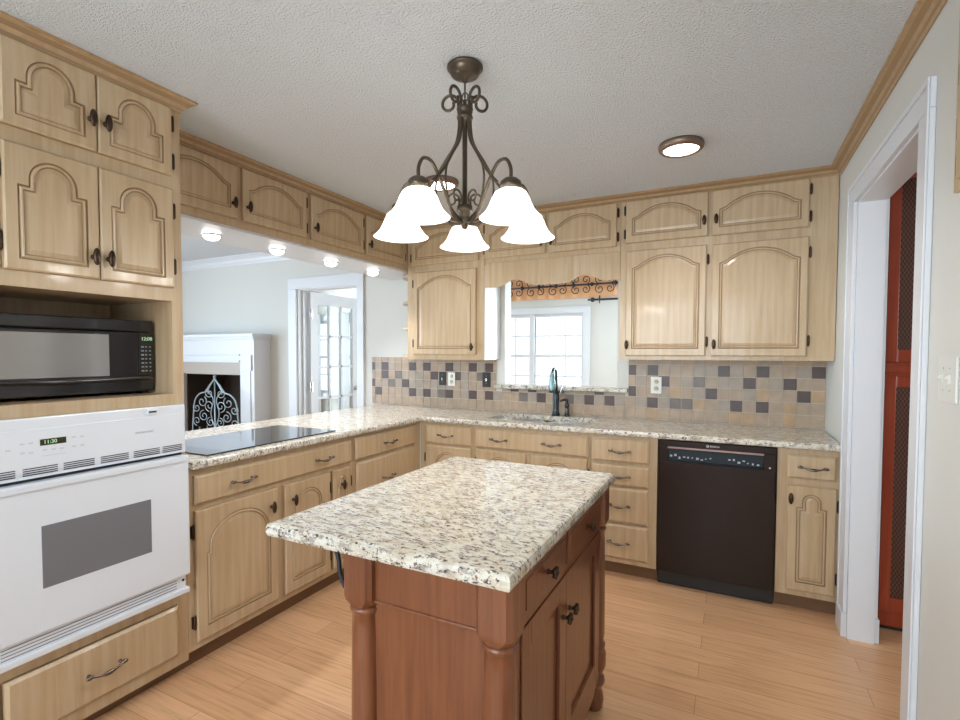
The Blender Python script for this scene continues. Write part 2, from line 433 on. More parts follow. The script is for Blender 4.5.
# wall behind the camera with a wide window added for the fill lamp
q=MB()
q.box(-3.3,.0,-6.0,-5.88,0,.5); q.box(-3.3,.0,-6.0,-5.88,2.3,CZ); q.box(-7.3,-3.2,-6.0,-5.88,0,CZ); q.box(-.3,0,-6.0,-5.88,.5,2.3)
struct(q,'wall_front',['wall'])
def window(n,x0,x1,y,z0,z1,units,cols=3,rows=2,axis='x',cas=.09,glass=True):
    """double-hung window units side by side in a wall, panes at y"""
    q=MB(); g=MB()
    def B(u0,u1,d0,d1,a,b,mbb=q):
        if axis=='x': mbb.box(u0,u1,y+d0,y+d1,a,b)
        else: mbb.box(y+d0,y+d1,u0,u1,a,b)
    B(x0-cas,x0,-.02,.10,z0-cas,z1+cas); B(x1,x1+cas,-.02,.10,z0-cas,z1+cas)
    B(x0,x1,-.02,.10,z1,z1+cas); B(x0-cas-.02,x1+cas+.02,-.05,.10,z0-cas,z0)
    w=(x1-x0)/units
    for i in range(units):
        a,b=x0+i*w,x0+(i+1)*w
        if i: B(a-.035,a+.035,0,.09,z0,z1)
        a+=.03*(i==0)+.035*(i>0); b-=.03*(i==units-1)+.035*(i<units-1)
        zm=(z0+z1)/2
        B(a-.03,a,.02,.07,z0,z1); B(b,b+.03,.02,.07,z0,z1)
        for zz in (z0,zm-.02,z1-.04): B(a,b,.02,.07,zz,zz+.04)
        for lo,hi in ((z0+.04,zm-.02),(zm+.02,z1-.04)):
            for c in range(1,cols): u=a+(b-a)*c/cols; B(u-.009,u+.009,.032,.058,lo,hi)
            for r_ in range(1,rows): zz=lo+(hi-lo)*r_/rows; B(a,b,.035,.055,zz-.009,zz+.009)
        B(a,b,.043,.047,z0+.04,z1-.04,g)
    o=struct(q,'window_%d'%n,['white']); g.build('pane',['pane'],o)
    return o
# sunroom beyond the back wall
q=MB()
for a in [(-7.3,-7.05,0,CZ+.06),(-7.05,-6.15,0,.7),(-7.05,-6.15,1.93,CZ+.06),(-6.15,-3.72,0,CZ+.06),(-3.72,-2.27,0,.78),(-3.72,-2.27,1.92,CZ+.06),(-2.27,-1.50,0,CZ+.06),(-1.50,-.60,0,.7),(-1.50,-.60,2.15,CZ+.06),(-.60,3.0,0,CZ+.06)]:
    q.box(a[0],a[1],2.8,2.92,a[2],a[3])
struct(q,'wall_sunroom',['wall'])
window(1,-3.72,-2.27,2.8,.78,1.92,2)
window(6,-1.50,-.60,2.8,.7,2.15,1)  # added out of view to carry the sunroom fill lamp
window(2,-7.05,-6.15,2.8,.7,1.93,1)
q=MB(); q.box(-.5,-.38,.12,2.8,0,CZ+.06)
struct(q,'wall_sunroom_right',['wall'])
# living room left wall, with a window
q=MB()
q.box(-7.3,-7.18,-6,-4.6,0,CZ); q.box(-7.3,-7.18,-1.8,.75,0,CZ); q.box(-7.3,-7.18,2.15,2.8,0,CZ); q.box(-7.3,-7.18,.75,2.15,0,.75); q.box(-7.3,-7.18,.75,2.15,2.15,CZ); q.box(-7.3,-7.18,-4.6,-1.8,0,.5); q.box(-7.3,-7.18,-4.6,-1.8,2.3,CZ)
struct(q,'wall_left',['wall'])
# stub wall behind the oven cabinet, left of the picture
struct(MB().box(-3.22,-2.60,-6.0,-3.08,0,CZ),'wall_kitchen_left',['wall'])
# side room beyond the doorway
q=MB(); q.box(2.88,3.0,-1.9,.0,0,CZ); q.box(2.88,3.0,-6,-3.4,0,CZ); q.box(2.88,3.0,-3.4,-1.9,0,.8); q.box(2.88,3.0,-3.4,-1.9,2.2,CZ)
q.box(.1075,3.0,0.12,.24,0,CZ); q.box(.1075,3.0,-6.0,-5.88,0,CZ)
struct(q,'wall_side_room',['wall'])

# trim: crown mouldings
def crown_prof(h,p): return [(0,-h),(.006,-h),(.010,-h*.86),(p*.30,-h*.72),(p*.42,-h*.45),(p*.72,-h*.24),(p*.80,-h*.16),(p,-h*.12),(p,0),(0,0)]
q=MB(); q.prism([(-.001-u,CZ+v) for u,v in crown_prof(.056,.05)],-5.88,-.352,'xz',dark=(2,4)); struct(q,'trim_1',['crown','glaze'])
q=MB(); q.prism([(-.3-u,CZ+v) for u,v in crown_prof(.044,.055)],-2.90,-.003,'yz',dark=(2,4)); struct(q,'trim_2',['crown','glaze'])
q=MB(); q.prism([(-2.906+u,CZ+v) for u,v in crown_prof(.044,.055)],-2.394,-.302,'xz',dark=(2,4)); struct(q,'trim_3',['crown','glaze'])
# living room crown, white
q=MB(); q.prism([(-u,CZ+v) for u,v in crown_prof(.09,.08)],-7.18,-3.62,'yz'); struct(q,'trim_4',['white'])
# header board under the cabinets above the bar
struct(MB().box(-3.30,-2.93,-2.39,-.02,2.043,2.0565),'trim_5',['white'])
# doorway to the side room: jambs, casing, plinths
q=MB()
q.box(0,.107,-.79,-.7705,0,2.095); q.box(0,.107,-1.6995,-1.68,0,2.095); q.box(0,.107,-1.6995,-.7705,2.095,2.1145)
for x0,x1 in ((-.016,-.0005),(.1075,.121)):
    q.box(x0,x1,-.775,-.645,.1155,2.1045,0,.003); q.box(x0,x1,-1.795,-1.695,.1155,2.1045,0,.003); q.box(x0,x1,-1.795,-.645,2.105,2.195,0,.003)
q.box(-.022,-.0165,-.668,-.645,.1155,2.1755,0,.002); q.box(-.022,-.0165,-1.795,-1.772,.1155,2.1755,0,.002); q.box(-.022,-.0165,-1.795,-.645,2.176,2.195,0,.002)
q.box(-.024,-.0005,-.778,-.642,0,.115,0,.003); q.box(-.024,-.0005,-1.80,-1.692,0,.115,0,.003)
q.box(.1075,.128,-.778,-.640,0,.115,0,.003)
struct(q,'door_1',['white'])
struct(MB().box(-.016,-.0005,-5.88,-1.803,0,.09,0,.003),'baseboard_right',['white'])
# french door in the back wall
q=MB()
q.box(-4.47,-4.45,0,.12,0,2.035); q.box(-3.69,-3.67,0,.12,0,2.035); q.box(-4.47,-3.67,0,.12,2.015,2.035)
q.box(-4.57,-4.46,-.02,-.0005,0,2.0245,0,.004); q.box(-3.68,-3.60,-.02,-.0005,0,2.0245,0,.004); q.box(-4.57,-3.60,-.02,-.0005,2.025,2.135,0,.004)
q.box(-4.45,-4.43,.05,.075,0,2.015)
dr=struct(q,'door_2',['white'])
def french_leaf():
    w,h,t=.74,2.0,.04
    q=MB(); st=.10; hor=[]
    q.box(0,st,-t/2,t/2,0,h); q.box(w-st,w,-t/2,t/2,0,h); q.box(st,w-st,-t/2,t/2,0,.24); q.box(st,w-st,-t/2,t/2,h-.12,h)
    for i in range(1,3): x=st+(w-2*st)*i/3; q.box(x-.011,x+.011,-.015,.015,.24,h-.12)
    for i in range(1,5): z=.24+(h-.36)*i/5; q.box(st,w-st,-.015,.015,z-.011,z+.011)
    o=q.build('door_leaf',['white'],dr,(-4.425,.125,.01),R(90))
    MB().box(st,w-st,-.003,.003,.24,h-.12).build('pane',['pane'],o)
    hg=MB(); 
    for z in (.25,1.02,1.77): hg.box(-.018,.022,-.026,-.019,z-.05,z+.05).tube([(-.002,-.028,z-.05),(-.002,-.028,z+.05)],.008)
    hg.build('hinge',['steel'],o)
    k=MB(); k.lathe([(.026,0),(.026,.006),(.01,.01),(.01,.03),(.026,.04),(.03,.055),(.02,.068),(0,.07)],(w-.055,-t/2,.97),14,0,'-y'); k.build('knob',['steel'],o)
french_leaf()

# ------------------------------------------------------------------ backsplash tiles on the back wall
def backsplash():
    q=MB(); p=.0755
    rows=[(1.303,1.348),(1.2265,1.303),(1.150,1.2265),(1.0735,1.150),(.997,1.0735),(.9165,.997)]
    dark={1:{0,4,7,13,15,46,44,40,38,35,32,30},2:{2,5,12,44,37,34},3:{1,8,15,46,41,27,25,18},4:{4,6,13,45,40,38,35,32,30,24,19,17}}
    slate={2:{9,42,31},3:{43,22},4:{10,11,26,21,36}}
    tan={3:{0,4,11},4:{2,9}}
    rg=random.Random(3)
    q.box(-3.51,-2.238,-.004,-.0005,.9165,1.347,5); q.box(-2.238,-1.1885,-.004,-.0005,.9165,1.0985,5); q.box(-1.1885,-.0005,-.004,-.0005,.9165,1.347,5)
    for r_,(z0,z1) in enumerate(rows):
        for k in range(47):
            x1=-p*k-.0005; x0=max(-p*(k+1),-3.51)
            if x1-x0<.02: continue
            zz=z1
            if x0>-2.24 and x1<-1.19:
                if z0>1.09: continue
                zz=min(z1,1.098)
            elif x0<-2.24<x1:
                if z1>1.11: x1=-2.2395
            elif x0<-1.1875<x1:
                if z1>1.11: x0=-1.187
            if k in dark.get(r_,()): m=3
            elif k in slate.get(r_,()): m=4
            elif k in tan.get(r_,()): m=2
            elif r_ in (0,5): m=0 if k>16 else rg.choice([0,0,2])  # no tan at the left: daylight's greyer tone put into the tile choice
            else: m=rg.choice([0,1,1,0])
            q.box(x0+.0018,x1-.0018,-.0085,-.004,z0+.0018,zz-.0018,m)
    struct(q,'wall_backsplash',TILES)
backsplash()

# ------------------------------------------------------------------ countertops
def slab(outer,holes,z0,z1,r=.012):
    q=MB()
    prof=[(r,z0),(r*.3,z0+r*.3),(0,z0+r),(0,z1-r),(r*.3,z1-r*.3),(r,z1)]
    loops=[[(x,y,z) for x,y in offset_poly(outer,d)] for d,z in prof]
    n=len(outer)
    for a,c in zip(loops,loops[1:]): q.add(a+c,[(i,(i+1)%n,n+(i+1)%n,n+i) for i in range(n)],0,False)
    hb=[[(x,y,z0) for x,y in h] for h in holes]; ht=[[(x,y,z1) for x,y in h] for h in holes]
    ring_fill(q,[loops[0]]+hb,0); ring_fill(q,[loops[-1]]+ht,0)
    for a,c in zip(hb,ht):
        k=len(a); q.add(a+c,[(i,(i+1)%k,k+(i+1)%k,k+i) for i in range(k)],0)
    return q
def rrect(x0,x1,y0,y1,r,n=5):
    out=[]
    for cx,cy,a0 in ((x1-r,y0+r,-90),(x1-r,y1-r,0),(x0+r,y1-r,90),(x0+r,y0+r,180)):
        for i in range(n+1): a=R(a0+90*i/n); out.append((cx+r*math.cos(a),cy+r*math.sin(a)))
    return out
SX0,SX1,SY0,SY1=-2.10,-1.36,-.49,-.155
L=[(-3.42,-2.389),(-2.548,-2.389),(-2.548,-.637),(-.003,-.637),(-.003,-.0095),(-3.42,-.0095)]
ct=slab(L,[rrect(SX0,SX1,SY0,SY1,.07)],.8805,.915,.012).build('countertop',['granite'])
tag(ct,'L-shaped cream speckled granite countertop over the pale base cabinets','countertop')
# sill ledge of the pass-through
sl=slab([(-2.238,-.055),(-1.188,-.055),(-1.188,-.010),(-1.2725,-.010),(-1.2725,.15),(-2.1625,.15),(-2.1625,-.010),(-2.238,-.010)],[],1.101,1.131,.006).build('granite_sill',['granite'])
tag(sl,'narrow granite ledge along the bottom of the opening above the sink','sill')

# sink
sk=thing('kitchen_sink','stainless steel double-bowl sink set into the granite under the opening','sink',(-1.73,-.32,.70))
def bowl(x0,x1):
    q=MB(); ys0,ys1=SY0-.002+.32,SY1+.002+.32
    o=[(rrect(x0,x1,ys0,ys1,.07),.180),(rrect(x0+.01,x1-.01,ys0+.01,ys1-.01,.065),.03),(rrect(x0+.04,x1-.04,ys0+.04,ys1-.04,.05),.0)]
    lo=[[(x,y,z) for x,y in p] for p,z in o]; n=len(lo[0])
    for a,c in zip(lo,lo[1:]): q.add(a+c,[(i,(i+1)%n,n+(i+1)%n,n+i) for i in range(n)],0,True)
    q.add(lo[-1],[tuple(range(n))],0)
    return q
bowl(-.372,-.012).build('bowl',['steel'],sk); bowl(.012,.372).build('bowl',['steel'],sk)
MB().box(-.012,.012,-.16,.16,.10,.17,0,.005).build('divider',['steel'],sk)
for cx in (-.19,.19): MB().lathe([(.042,.001),(.042,.005),(.03,.006),(.0,.003)],(cx,0,0),18).build('drain',['chrome'],sk)
# faucet
f=thing('faucet','tall dark faucet with pale tapered spray head behind the sink','faucet',(-1.70,-.10,.915))
MB().lathe([(.030,0),(.031,.010),(.026,.018),(.023,.05),(.025,.12),(.022,.17),(.017,.185),(.015,.19)],seg=18).build('body',['faucetm'],f)
q=MB(); pts=[];rs=[]
for i in range(15):
    a=PI*i/14*1.0; pts.append((0,-.045+.045*math.cos(a),.315+.040*math.sin(a))); rs.append(.010)
pts=[(0,0,.185),(0,0,.24)]+pts; rs=[.014,.013]+rs
q.tube(pts,rs,12); q.build('spout',['faucetm'],f)
MB().lathe([(.012,.182),(.023,.178),(.025,.20),(.021,.26),(.014,.315),(.0105,.33)],(0,-.09,0),16).build('spray_head',[mat('brushed_faucet',(.16,.24,.24),.25,.8)],f)
q=MB(); q.tube([(.018,0,.15),(.034,0,.155),(.046,-.004,.20),(.05,-.006,.235)],[.009,.008,.006,.005],10); q.build('lever',['chrome'],f)
sd=thing('soap_dispenser','short black soap pump standing right of the tall faucet','soap dispenser',(-1.612,-.105,.915))
MB().lathe([(.024,0),(.024,.008),(.018,.014),(.017,.075),(.020,.085),(.012,.095),(.008,.10),(.008,.115),(0,.116)],seg=16).build('body',['black'],sd)
q=MB(); q.tube([(0,0,.112),(0,0,.12),(-.015,-.012,.124),(-.036,-.03,.118),(-.042,-.034,.108)],[.011,.011,.009,.007,.005],10); q.build('spout',['black'],sd)

# cooktop
c=thing('cooktop','black glass electric cooktop lying flush on the granite bar','cooktop',(-2.86,-1.865,.915))
slab([(-.24,-.41),(.24,-.41),(.24,.41),(-.24,.41)],[],.0002,.007,.002).build('glass_top',['cooktop'],c)
# ------------------------------------------------------------------ base cabinets, peninsula run (front faces +x)
XF=-2.588; RZ=R(90)
u=base_unit('long pale base cabinet under the cooktop with one wide drawer front and three doors',(XF,-2.394,0),RZ,1.042)
add_drawer(u,.028,1.022,.722,.85,(.257,.780))
add_door(u,.028,.466,.122,.698,(.421,.612),'L','gothic',mx=.048,mb_=.055,mt=.05,sh=.03)
add_door(u,.510,.836,.122,.698,(.561,.612),'R','gothic',mx=.045,mb_=.055,mt=.05,sh=.09)
add_door(u,.861,1.014,.122,.698,(.928,.608),'R','narrow',mx=.035)
u=base_unit('pale corner cabinet of three drawers at the inside corner of the peninsula',(XF,-1.350,0),RZ,.748)
add_drawer(u,.015,.668,.722,.858,(.345,)); add_drawer(u,.022,.660,.42,.703,(.325,)); add_drawer(u,.022,.660,.122,.405,(.325,))
# back run (front faces -y)
u=base_unit('pale base cabinet in the back corner left of the sink cabinet',(-2.584,-.60,0),0,.450)
add_drawer(u,.054,.434,.724,.858,(.235,)); add_door(u,.054,.434,.122,.708,(.39,.62),'L','gothic')
u=base_unit('wide pale sink cabinet with a two-handled false drawer front under the sink',(-2.132,-.60,0),0,.822)
add_drawer(u,.014,.811,.726,.857,(.20,.575)); add_door(u,.020,.392,.122,.712,(.345,.62),'L','gothic'); add_door(u,.424,.806,.122,.712,(.47,.62),'R','gothic')
u=base_unit('pale stack of four drawers left of the black dishwasher',(-1.308,-.60,0),0,.401)
for z0,z1 in ((.717,.858),(.572,.697),(.345,.559),(.120,.331)): add_drawer(u,.012,.354,z0,z1,(.185,))
u=base_unit('narrow pale cabinet with one drawer and one arched door right of the dishwasher',(-.292,-.60,0),0,.286)
add_drawer(u,.047,.264,.722,.85,(.158,)); add_door(u,.05,.266,.122,.682,(.062,.618),'R','narrow',mx=.04)

# dishwasher
d=thing('dishwasher','black built-in dishwasher under the granite in the back run','dishwasher',(-.904,-.60,0))
MB().box(.004,.604,.01,.57,.10,.87).build('body',['blackmat'],d)
q=MB(); q.box(.004,.604,-.022,.01,.095,.752,0,.004); q.box(.004,.604,-.022,.01,.838,.874,0,.003); q.box(.004,.055,-.022,.01,.752,.838); q.box(.548,.604,-.022,.01,.752,.838); q.box(.055,.548,.0,.01,.752,.838)
dd=q.build('door',['dwblack'],d)
q=MB(); q.prism([(-.018,.757),(-.006,.762),(.0,.822),(.0,.757)],.058,.545,'yz'); cp=q.build('control_panel',[mat('control_strip',(.02,.028,.034),.5,spec=.2)],dd)
rg=random.Random(5)
for i in range(20):
    x=.068+i*.0235
    if .30<x<.36: continue
    zb=.770+rg.uniform(0,.016); MB().box(x,x+rg.uniform(.006,.014),-.0165,-.009,zb,zb+rg.uniform(.004,.012)).build('control_mark',['print'],cp)
MB().box(.055,.548,-.027,-.018,.829,.840,0,.002).build('handle_bar',[mat('handle_trim',(.30,.21,.19),.3,.8)],dd)
text('BOSCH',.013,'logo_lettering','whiteprint',dd,(.304,-.0225,.857),(R(90),0,0),sx=1.15)
q=MB(); q.lathe([(.0075,0),(.0075,.001),(.0055,.001),(.0055,0)],(.268,-.022,.857),16,0,'-y'); q.build('logo_ring',['whiteprint'],dd)
q=MB(); q.lathe([(.005,0),(.004,.003),(0,.003)],(.576,-.022,.765),10,0,'-y'); q.build('indicator',['whiteprint'],dd)
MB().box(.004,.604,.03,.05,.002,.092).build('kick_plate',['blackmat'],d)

# ------------------------------------------------------------------ wall cabinets
ZT=CZ-.004
u,z=upper_unit('wall_cabinet','big pale double wall cabinet of four arched doors right of the opening',(-1.196,-.30),0,1.192,.29,1.342,ZT)
add_door(u,.040,.525,1.367-z,2.055-z,(.052,1.44-z),'R'); add_door(u,.558,1.056,1.367-z,2.052-z,(.573,1.44-z),'R')
add_door(u,.036,.530,2.108-z,2.380-z,(.508,2.20-z),'L'); add_door(u,.553,1.054,2.106-z,2.378-z,(.575,2.20-z),'R')
u,z=upper_unit('wall_cabinet','short pale wall cabinet of two arched doors above the scalloped board',(-2.2005,-.30),0,1.0025,.29,2.062,ZT)
add_door(u,.004,.484,2.094-z,2.376-z,(.46,2.17-z),'L'); add_door(u,.507,.980,2.094-z,2.378-z,(.53,2.17-z),'R')
u,z=upper_unit('wall_cabinet','tall pale wall cabinet in the corner left of the opening, with open end shelves',(-2.904,-.30),0,.699,.29,1.332,ZT)
add_door(u,.048,.655,2.088-z,2.366-z,(.63,2.17-z),'L'); add_door(u,.066,.634,1.372-z,2.032-z,(.607,1.43-z),'L')
MB().box(.6995,.7035,.004,.288,.004,.712).build('end_panel',['white'],u)
for sz in (1.348,1.578,1.79,2.01):
    pts=[(0,.29)]+[(-.168*math.sin(R(a)),.29-.27*math.cos(R(a))) for a in range(0,91,9)]
    q=MB(); q.prism([(x,y) for x,y in pts],sz-z,sz-z+.02,'xy'); q.build('shelf',['cab'],u)
for lab,y0,Wd,items in (
  ('pale short wall cabinet above the bar, the one beside the tall oven cabinet',-2.393,1.009,[(.035,.499,.472,'L'),(.535,.990,.562,'R')]),
  ('pale short wall cabinet above the bar, the one running into the back corner',-1.382,1.372,[(.018,.516,.045,'R'),(.550,1.03,.575,'R')])):
    u,z=upper_unit('wall_cabinet',lab,(-2.906,y0),RZ,Wd,.394,2.0575,ZT)
    for x0,x1,k,h in items: add_door(u,x0,x1,2.094-z,2.374-z,(k,2.17-z),h)
# scalloped board
prof=[(-2.199,1.876),(-2.11,1.876)]
def hump(cx,w,h): return [(cx-w/2+w*i/16,1.878+h*(.5-.5*math.cos(2*PI*i/16))) for i in range(17)]
prof+=hump(-1.955,.29,.051)+hump(-1.44,.29,.052)+[(-1.29,1.878),(-1.198,1.878)]
vb=MB().prism([(-2.199,2.0605)]+prof+[(-1.198,2.0605)],-.30,-.282,'xz').build('scalloped_valance',['cab'])
tag(vb,'pale wooden valance board with scalloped lower edge above the sink opening','valance')

# ------------------------------------------------------------------ tall oven cabinet, oven, microwave
T=thing('oven_cabinet','tall pale cabinet holding the white oven and black microwave','cabinet',(XF,-3.075,0),RZ)
Wt=.679; D=.60; sl_,sr=.057,.634
q=MB()
q.box(0,sl_,0,.02,.06,CZ-.002); q.box(sr,Wt,0,.02,.06,CZ-.002)
q.box(sl_,sr,0,.02,2.372,CZ-.002); q.box(sl_,sr,0,.02,2.045,2.10); q.box(sl_,sr,0,.02,1.592,1.646)
q.box(sl_,sr,0,.02,1.166,1.21); q.box(sl_,sr,0,.02,.325,.372); q.box(sl_,sr,0,.02,.06,.115)
q.box(sl_,sr,.012,.02,.115,.325); q.box(sl_,sr,.012,.02,1.646,2.045); q.box(sl_,sr,.012,.02,2.10,2.372)
q.box(0,.016,.02,D,.06,CZ-.002); q.box(Wt-.016,Wt,.02,D,.06,CZ-.002); q.box(.016,Wt-.016,D-.012,D,.06,CZ-.002)
q.box(.016,sl_,.02,.45,1.21,1.592); q.box(sr,Wt-.016,.02,.45,1.21,1.592); q.box(.016,Wt-.016,.45,.46,1.21,1.592)
q.box(.016,Wt-.016,.02,D-.012,1.19,1.21); q.box(.016,Wt-.016,.02,D-.012,1.592,1.61); q.box(.016,Wt-.016,.02,D-.012,.345,.372); q.box(.016,Wt-.016,.02,D-.012,.06,.09)
q.build('carcass',['cab'],T)
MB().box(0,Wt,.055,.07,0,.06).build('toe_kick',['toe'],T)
for x0,x1,kx,h in ((.098,.366,.343,'L'),(.369,.637,.392,'R')):
    add_door(T,x0,x1,2.099,2.371,(kx,2.205),h,'gothic',mx=.036,mb_=.036,mt=.032)
    add_door(T,x0,x1,1.644,2.047,(kx,1.72),h,'gothic',mx=.036,mb_=.036,mt=.036)
add_drawer(T,.067,.629,.112,.322,(.348,))
q=MB(); cp_=crown_prof(.052,.05); n=len(cp_)
lo=[[(0,-u_,CZ-.001+v) for u_,v in cp_],[(Wt+u_,-u_,CZ-.001+v) for u_,v in cp_],[(Wt+u_,.30,CZ-.001+v) for u_,v in cp_]]
for a,c in zip(lo,lo[1:]):
    for i in range(n): q.add([a[i],a[(i+1)%n],c[(i+1)%n],c[i]],[(0,1,2,3)],1 if i in (2,4) else 0)
q.add(lo[0],[tuple(range(n))],0); q.add(lo[2],[tuple(range(n))[::-1]],0); q.build('crown_moulding',['crown','glaze'],T)

ov=thing('wall_oven','white built-in wall oven with dark window under the microwave','oven',(XF,-3.075,.372),RZ)
OX0,OX1=.035,.664; z0=.372
MB().box(.065,.632,.022,.55,.01,.78).build('body',['enamel'],ov)
q=MB(); q.box(OX0,OX1,-.028,-.001,.966-z0,1.166-z0,0,.005); q.box(OX0+.004,OX1-.02,-.0295,-.027,.985-z0,1.128-z0,0,.001)
pn=q.build('control_panel',['enamel'],ov)
q=MB()
for a,b in ((OX0+.012,.104),(.123,.217),(.234,.327),(.347,.441),(.459,.556),(.568,.646)):
    for k in range(4): q.box(a,b,-.0305,-.0285,.978-z0+k*.007,.9812-z0+k*.007)
q.build('vent',['slot'],pn)
MB().box(.170,.243,-.0305,-.0285,1.071-z0,1.092-z0).build('display',['ledglass'],pn)
text('11:30',.017,'display_digits','greenled',pn,(.198,-.031,1.0815-z0),(R(90),0,0))
q=MB()
for bx,bz in ((.088,1.069),(.124,1.084),(.146,1.084),(.124,1.055),(.146,1.053),(.183,1.056),(.207,1.055),(.230,1.054),(.266,1.087),(.291,1.086),(.266,1.055),(.291,1.055)):
    q.box(bx-.006,bx+.006,-.0303,-.0288,bz-.003-z0,bz+.002-z0)
q.box(.174,.241,-.0303,-.0288,1.035-z0,1.037-z0); q.build('button',[mat('pale_print',(.56,.58,.62),.5)],pn)
text('FRIGIDAIRE',.011,'brand_lettering','print',pn,(.500,-.0303,1.071-z0),(R(90),0,0),.0003,sx=1.2)
q=MB(); q.box(.508,.548,-.036,-.028,1.136-z0,1.160-z0,0,.002); lt=q.build('latch',['enamel'],pn)
MB().box(.514,.543,-.0368,-.0355,1.144-z0,1.151-z0).build('slot',['slot'],lt)
MB().box(OX0+.008,OX1-.008,-.012,-.001,.953-z0,.966-z0).build('gap_strip',['slot'],ov)
q=MB(); q.box(OX0,OX1,-.048,-.001,.452-z0,.955-z0,0,.008); q.box(OX0+.01,OX1-.01,-.056,-.046,.930-z0,.953-z0,0,.005)
od=q.build('door',['enamel'],ov)
MB().box(.160,.508,-.0495,-.047,.600-z0,.808-z0,0,.001).build('window',['glassdark'],od)
q=MB(); q.box(OX0+.01,OX1-.012,-.030,-.001,.395-z0,.450-z0); q.box(OX0,OX1,-.042,-.001,.374-z0,.398-z0,0,.006); vt=q.build('vent_trim',['enamel'],ov)
q=MB()
for k in range(4): q.box(OX0+.02,OX1-.05,-.0312,-.0295,.404-z0+k*.011,.4065-z0+k*.011)
q.build('vent',[mat('grey_slot',(.16,.17,.19),.6)],vt)
q=MB(); q.lathe([(.006,0),(.004,.002),(0,.002)],(OX1-.022,-.03,.43-z0),10,0,'-y'); q.build('screw',['slot'],vt)

mw=thing('microwave','black countertop microwave in the niche above the white oven','microwave',(XF,-3.075,1.2102),RZ)
MX0,MX1,MY=.072,.622,.118
MB().box(MX0,MX1,MY+.02,.43,.012,.302,0,.004).build('body',['blackmat'],mw)
q=MB()
for fx in (.1,.59):
    for fy in (.16,.40): q.lathe([(.012,0),(.012,.013)],(fx,fy,0),10)
q.build('foot',['blackmat'],mw)
q=MB(); q.box(MX0,MX1,MY-.008,MY+.02,.255,.302,0,.006); q.box(MX0,.560,MY-.010,MY+.02,.064,.252,0,.004); q.box(MX0,MX1,MY-.004,MY+.02,.012,.062,0,.004)
md=q.build('door',['black'],mw)
MB().box(.118,.452,MY-.0115,MY-.009,.078,.240,0,.001).build('window',['mwglass'],md)
pts=[(MX0+.0+.53*i/14,MY-.014-.012*math.sin(PI*i/14),.068-.006*math.sin(PI*i/14)) for i in range(15)]
MB().tube(pts,.007,8,0,1.4).build('door_handle',['black'],md)
MB().box(.562,MX1,MY-.009,MY+.02,.064,.252,0,.004).build('control_panel',['black'],mw)
text('12:08',.020,'display_digits','greenled',mw,(.594,MY-.0098,.226),(R(90),0,0))
q=MB()
for r_ in range(7):
    for c_ in range(3):
        q.box(.572+c_*.016,.582+c_*.016-(.004 if c_ else 0),MY-.0105,MY-.0085,.092+r_*.0165,.097+r_*.0165)
q.build('keypad',[mat('keypad_print',(.30,.36,.38),.5)],mw)
q=MB(); q.lathe([(.013,0),(.013,.002),(0,.002)],(.098,MY-.004,.038),20,0,'-y'); q.build('badge',['steel'],mw)

# ------------------------------------------------------------------ island
ISL=(-.9272,-2.7798); IR=R(-.339)
it=thing('island_top','granite island top with an overhang on its left side','countertop',(*ISL,.875),IR)
slab([(-.728,0),(0,0),(0,1.026),(-.728,1.026)],[],0,.04,.013).build('granite_slab',['granite'],it)
I=thing('kitchen_island','cherry wood island base with turned corner columns, drawers and doors','island',(*ISL,0),IR)
X0,X1,Y0,Y1=-.503,-.012,.038,1.055-.04   # outer faces of the corner posts (local)
PW=.100
def post(cx,cy):
    q=MB(); h=PW/2-.004
    # squared block with chamfered edges tapering into a round column
    def ringsq(s,c,z): return [(cx+x,cy+y,z) for x,y in ((-s+c,-s),(s-c,-s),(s,-s+c),(s,s-c),(s-c,s),(-s+c,s),(-s,s-c),(-s,-s+c))]
    lv=[(h,.012,.8748),(h,.012,.748),(h*.985,.016,.738),(h*.86,.026,.722),(h*.80,.028,.720)]
    loops=[ringsq(*l) for l in lv]
    for a,c in zip(loops,loops[1:]): q.add(a+c,[(i,(i+1)%8,8+(i+1)%8,8+i) for i in range(8)],0)
    q.add(loops[0],[tuple(range(8))],0); q.add(loops[-1],[tuple(range(8))[::-1]],0)
    q.lathe([(.030,.722),(.040,.718),(.043,.711),(.040,.704),(.036,.700),(.0375,.66),(.040,.45),(.040,.30),(.036,.268),(.043,.262),(.043,.252),(.037,.245),(.046,.225),(.046,.175),(.038,.155),(.034,.148),(.034,.138)],(cx,cy,0),24)
    p=q.build('post',['cherry'],I)
    MB().lathe([(.024,.140),(.040,.130),(.044,.112),(.036,.096),(.027,.086),(.034,.070),(.040,.045),(.036,.015),(.028,0)],(cx,cy,0),20).build('foot',['cherry'],p)
for cx in (X0+PW/2,X1-PW/2):
    for cy in (Y0+PW/2,Y1-PW/2): post(cx,cy)
# front end panel and apron
for y_,s in ((Y0+.03,1),(Y1-.03,-1)):
    q=MB(); q.box(X0+.05,X1-.05,y_+.012*s,y_+.030*s,.15,.74); q.box(X0+.09,X1-.09,y_,y_+.03*s,.742,.8746)
    q.box(X0+.09,X1-.09,y_-.004*s,y_+.03*s,.736,.744,0,.002); q.box(X0+.06,X1-.06,y_-.002*s,y_+.03*s,.14,.20)
    q.build('end_panel',['cherry'],I)
q=MB(); q.box(X0+.028,X0+.046,Y0+.05,Y1-.05,.15,.8746); q.build('side_panel',['cherry'],I)
MB().box(X0+.046,X1-.042,Y0+.065,Y1-.065,.15,.168).build('bottom_panel',['cherry'],I)
